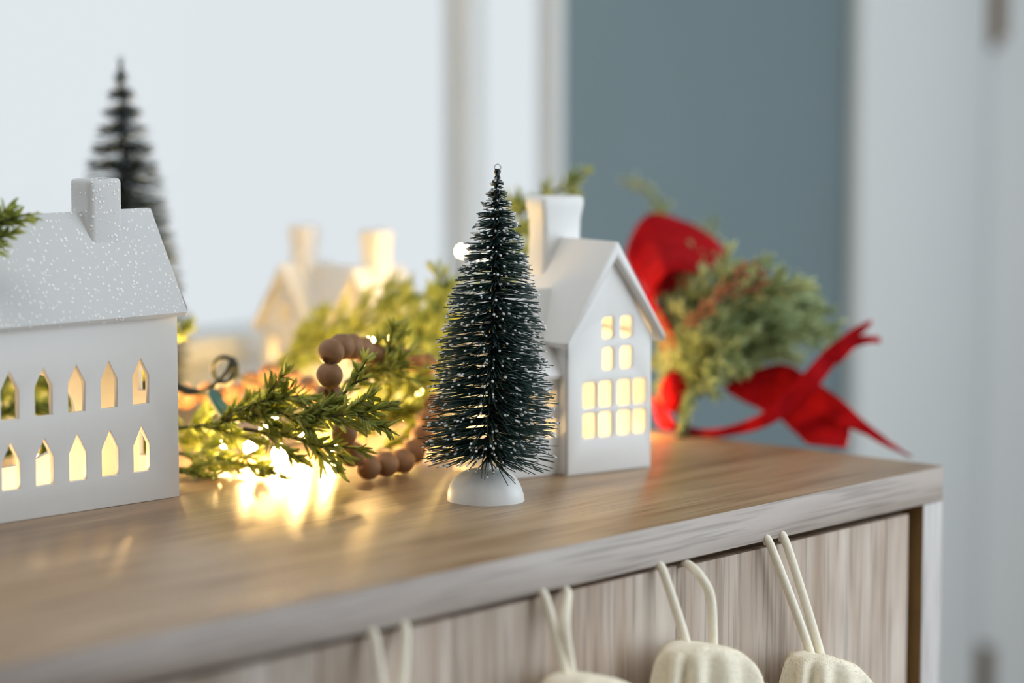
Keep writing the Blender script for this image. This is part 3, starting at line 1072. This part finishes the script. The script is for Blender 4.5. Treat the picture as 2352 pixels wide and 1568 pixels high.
# ------------------------------------------------------------------ wooden bead garland
bd_pts = [(425, 912, 1.50), (478, 905, 1.505), (530, 905, 1.51), (578, 880, 1.515), (620, 862, 1.505), (668, 872, 1.48), (707, 892, 1.455), (745, 912, 1.43),
          (765, 925, 1.41), (757, 908, 1.352), (757, 862, 1.343), (761, 808, 1.347), (785, 796, 1.360), (808, 797, 1.372), (832, 803, 1.385), (856, 814, 1.400), (885, 822, 1.415),
          (916, 822, 1.43), (948, 825, 1.445), (978, 840, 1.458)]
bd_pts2 = [(790, 995, 1.352), (808, 1042, 1.362), (846, 1073, 1.374), (887, 1074, 1.384), (924, 1064, 1.395), (950, 1036, 1.405), (970, 1003, 1.415), (985, 965, 1.425), (1000, 930, 1.436)]
bg_loc = atd(757, 1000, 1.40)
bg_loc[2] = 0
beads = thing('bead_garland', 'string of round natural wooden beads looping through the cedar garland', 'bead garland', bg_loc)
BR = 0.00700
bead_mesh = None
for chain in (bd_pts, bd_pts2):
    C = [atd(x, y, d) for x, y, d in chain]
    mb = MB(bg_loc)
    mb.tube(smooth_path(C, 5), 0.0009, 6)
    build('string', mb, M['string'], beads)
    for i, c in enumerate(C):
        if bead_mesh is None:
            mb = MB()
            # bored sphere: latitude rings that fold into a small hole at both poles
            lev = []
            h0 = 0.30
            for t in np.linspace(h0, math.pi - h0, 16):
                lev.append([(BR * math.sin(t) * math.cos(a), BR * math.sin(t) * math.sin(a), BR * math.cos(t)) for a in np.linspace(0, 2 * math.pi, 22, endpoint=False)])
            inner = [[(x * .85, y * .85, z * 0.85) for x, y, z in lev[0]]]
            inner2 = [[(x * .85, y * .85, z * 0.85) for x, y, z in lev[-1]]]
            mb.loft(inner + lev + inner2)
            bead_mesh = mb.mesh('bead')
        o = link('bead', bead_mesh, M['bead'], beads, angle=0)
        t = (C[min(i + 1, len(C) - 1)] - C[max(i - 1, 0)])
        q = Vector(t).to_track_quat('Z', 'Y')
        loc = Vector(c - bg_loc)
        loc.z = max(loc.z, BR + 0.0002)
        o.location = loc
        o.rotation_euler = q.to_euler()

# ------------------------------------------------------------------ string of fairy lights
sl_loc = atd(600, 1060, 1.42)
sl_loc[2] = 0
lights = thing('string_lights', 'string of warm glowing fairy lights on dark green wire tangled in the garland', 'lights', sl_loc)


def wire(pts, r=0.0012, n=8):
    mb = MB(sl_loc)
    P_ = smooth_path(pts, n)
    P_[:, 2] = np.maximum(P_[:, 2], r + 0.0005)
    mb.tube(P_, r, 7)
    return build('cable', mb, M['cable'], lights, angle=0)


loop = [atd(512 + 26 * math.cos(a) + 8 * k / 30, 850 - 30 * math.sin(a), 1.425 + 0.0007 * k) for k, a in enumerate(np.linspace(-1.9, 7.6, 30))]
wire(px((395, 884, 1.43), (430, 902, 1.428), (468, 897, 1.426), (492, 884, 1.424)) + loop[0:30:2] + px((535, 850, 1.45), (520, 890, 1.45)), 0.0014)
wire(px((400, 893, 1.435), (440, 895, 1.43), (480, 898, 1.428), (520, 855, 1.428), (532, 828, 1.43)), 0.0013)
wire(px((395, 876, 1.432), (430, 892, 1.43), (470, 905, 1.428), (496, 898, 1.424), (510, 915, 1.412)), 0.0011)
wire(px((535, 850, 1.45), (560, 870, 1.47), (600, 885, 1.48), (625, 900, 1.47), (640, 940, 1.45), (600, 1020, 1.41)), 0.0010)
wire(px((600, 1030, 1.405), (700, 1010, 1.42), (800, 900, 1.44), (850, 800, 1.47), (900, 850, 1.50), (980, 800, 1.53), (1050, 650, 1.56), (1062, 580, 1.57), (1112, 597, 1.575)), 0.0008)
wire(px((1112, 597, 1.575), (1150, 700, 1.55), (1100, 900, 1.51), (1085, 985, 1.48)), 0.0008)
so = MB(sl_loc)
P = px((487, 902, 1.416), (500, 925, 1.410), (522, 955, 1.405), (535, 972, 1.402))
so.tube(smooth_path(P, 5), np.linspace(0.0030, 0.0044, 16), 12)
build('socket', so, M['socket'], lights)
BULBS = [(646, 1042, 1.435, .0046), (575, 1028, 1.44, .0032), (515, 1015, 1.445, .0028), (610, 985, 1.43, .0026), (700, 1000, 1.45, .003), (850, 790, 1.475, .0033),
         (1062, 577, 1.575, .0027), (1112, 597, 1.58, .0021), (1088, 975, 1.475, .0026), (1070, 860, 1.50, .0016), (1440, 950, 1.54, .0028), (985, 830, 1.52, .002), (760, 1020, 1.46, .003),
         (375, 838, 1.50, .0026), (930, 960, 1.50, .0024), (70, 985, 1.50, .003), (230, 1030, 1.46, .003), (630, 962, 1.385, .0015),
         (880, 850, 1.45, .0018), (960, 900, 1.475, .002), (905, 775, 1.55, .0026), (820, 800, 1.56, .0017), (965, 772, 1.56, .0028), (1003, 735, 1.57, .0024)]
for x, y, d, r in BULBS:
    c = atd(x, y, d)
    c[2] = max(c[2], r + 0.0006)
    mb = MB(sl_loc)
    mb.ball(c, r, 10, 8)
    b_ = build('light_bulb', mb, M['led_low'] if y < 600 or x == 850 else M['led'], lights)
    mb = MB(sl_loc)
    cd = FW * 0.95 + ZZ * 0.3
    mb.tube([c + cd * r * 0.8, c + cd * (r * 0.8 + 0.004)], [0.0016, 0.0013], 8)
    build('bulb_cap', mb, M['socket'], b_)


# ------------------------------------------------------------------ knitted stockings on cords
def knit_ring(c, ux, uy, hw, ht, ribs, amp, nseg):
    R_ = []
    for k in range(nseg):
        a = 2 * math.pi * k / nseg
        ca, sa = math.cos(a), math.sin(a)
        sx = math.copysign(abs(ca) ** 0.85, ca)
        sy = math.copysign(abs(sa) ** 0.85, sa)
        m = 1 + amp * math.cos(ribs * a)
        R_.append(c + ux * hw * sx * (1 + 0.3 * (m - 1)) + uy * (ht * sy + (m - 1) * 0.0105 * (1 if sy >= 0 else -1) * abs(sa) ** .3))
    return R_


def stocking(label, corner, tops, tilt, wdt=0.078, spread=0.0):
    """corner: where the loop meets the cuff; tops: two points under the sideboard top."""
    loc = np.array([corner[0], corner[1], corner[2]])
    t = thing('christmas_stocking', label, 'stocking', loc, 0, 'knitted stockings along the sideboard')
    ca, sa = math.cos(tilt), math.sin(tilt)
    ax_ = np.array([ca, 0, -sa])           # along the cuff rim, falling to the right
    dn = np.array([-sa * 0.35, 0, -1.0])
    dn /= np.linalg.norm(dn)
    uy = np.array([0, 1.0, 0])
    hw = wdt / 2
    c0 = ax_ * (hw - 0.010)
    nseg, ribs = 132, 11
    # cuff: fold at the rim, then ribbed tube
    mb = MB()
    rings = []
    rim_lift = lambda q, u: 0
    for q, g, a in ((-0.0004, 0.35, 0.0), (-0.0003, 0.75, 0.0), (0.0002, 0.90, 0.02), (0.0013, 0.97, 0.05), (0.0034, 1.01, 0.10), (0.007, 1.02, 0.18), (0.014, 1.03, 0.26), (0.03, 1.03, 0.25), (0.05, 1.02, 0.22), (0.056, 1.0, 0.1), (0.057, 0.94, 0.0)):
        rr = np.array(knit_ring(c0 + dn * q, ax_, uy, hw * g, 0.0135 * (g ** 2), ribs, a, nseg))
        u = ((rr - c0) @ ax_) / hw
        # rim is pulled up at the loop corner and sags to the right
        rr[:, 2] += (-0.022 * np.clip(u + 0.1, 0, 1.3) ** 2.0 - 0.006 * np.clip(-u - 0.55, 0, 1) * 2) * 1.0
        rings.append(rr)
    mb.loft(rings, True, False)
    build('cuff', mb, M['wool'], t, angle=0)
    # short wool fibres standing off the knit
    g = np.random.default_rng(int(abs(corner[0]) * 1e4))
    fz = MB()
    al = np.array(rings)
    for _ in range(3600):
        i, k = g.integers(2, 9), g.integers(0, nseg)
        p0 = al[i, k] * (1 - (q_ := g.random())) + al[i + 1, k] * q_
        nrm = np.cross(al[i, (k + 1) % nseg] - al[i, k - 1], al[min(i + 1, 10), k] - al[max(i - 1, 0), k])
        nrm /= np.linalg.norm(nrm) + 1e-12
        if nrm @ (p0 - c0 - dn * 0.02) < 0:
            nrm = -nrm
        d_ = nrm * 0.7 + g.normal(0, 0.6, 3)
        d_ /= np.linalg.norm(d_)
        e = p0 + d_ * g.uniform(0.0010, 0.0030)
        s_ = np.cross(d_, [0.3, 0.5, 0.8]) * 0.00013
        fz.add([p0 - s_, p0 + s_, e], [(0, 1, 2)])
    build('wool_fuzz', fz, M['wool'], t, 'stuff', angle=0)
    # leg and foot below
    mb = MB()
    rings = []
    p = c0 + dn * 0.05
    d = dn.copy()
    for i in range(26):
        s = i / 25
        bend = 0 if s < 0.55 else (s - 0.55) / 0.45 * 1.25
        d = np.array([dn[0] * math.cos(bend) + math.sin(bend), 0, dn[2] * math.cos(bend)])
        n_ = np.array([-d[2], 0, d[0]])
        ww = hw * (0.93 - 0.12 * math.sin(min(1, s * 1.6) * math.pi)) * (1 if s < 0.9 else math.sqrt(max(0.02, 1 - ((s - 0.9) / 0.1) ** 2)))
        rings.append(np.array(knit_ring(p, n_, uy, ww, 0.0115 * (1 if s < 0.9 else max(0.2, 1 - (s - .9) * 8)), ribs, 0.06, nseg)))
        p = p + d * 0.0088
    mb.loft(rings)
    build('leg', mb, M['wool'], t, angle=0)
    # hanging loop
    mb = MB()
    a, b, ctrl, e0, e1 = tops
    hid = np.array([0, 0.0038, 0.0008])        # both ends slip back into the gap over the door's top edge
    for e_, c_, t_ in ((e0, ctrl[0], a), (e1, ctrl[1][::-1], b)):
        seq = [e_ + np.array([0, 0, -0.012]), e_] + c_ + [t_, t_ + hid]
        rr = [0.0024] * (len(seq) - 2) + [0.0022, 0.0012]
        P_ = smooth_path(seq, 8) - loc
        mb.tube(P_, np.interp(np.linspace(0, len(rr) - 1, len(P_)), np.arange(len(rr)), rr), 10)
    build('hanging_loop', mb, M['cord'], t, angle=0)
    return t


CZ = -TH_ - 0.0024
YC = -0.0052


def cord_pts(xa, xb):
    return np.array([xa, -0.0015, CZ]), np.array([xb, -0.0015, CZ])


a, b = cord_pts(-0.1619, -0.1490)
stocking('cream knitted stocking nearest the right end hanging by two straight cords', aty(1852, 1492, -0.0174),
         (a, b, ([], []), aty(1862, 1502, -0.0125), aty(1884, 1500, -0.0125)), math.radians(20))
a, b = cord_pts(-0.2490, -0.2290)
stocking('cream knitted stocking whose cord loop bows out widely to one side', aty(1560, 1474, -0.0174),
         (a, b, ([], [aty(1608, 1322, -0.010), aty(1632, 1372, -0.011)]), aty(1577, 1482, -0.0125), aty(1638, 1482, -0.0125)), math.radians(12))
a, b = cord_pts(-0.3350, -0.3195)
stocking('cream knitted stocking whose two cords meet in a narrow V', aty(1290, 1546, -0.0174),
         (a, b, ([], [aty(1298, 1440, -0.010)]), aty(1300, 1556, -0.0125), aty(1312, 1552, -0.0125)), math.radians(12))
a, b = cord_pts(-0.4455, -0.4265)
stocking('cream stocking cut off below, only its two parallel cords showing', aty(885, 1640, -0.0174),
         (a, b, ([], []), aty(884, 1650, -0.0125), aty(918, 1645, -0.0125)), math.radians(12))
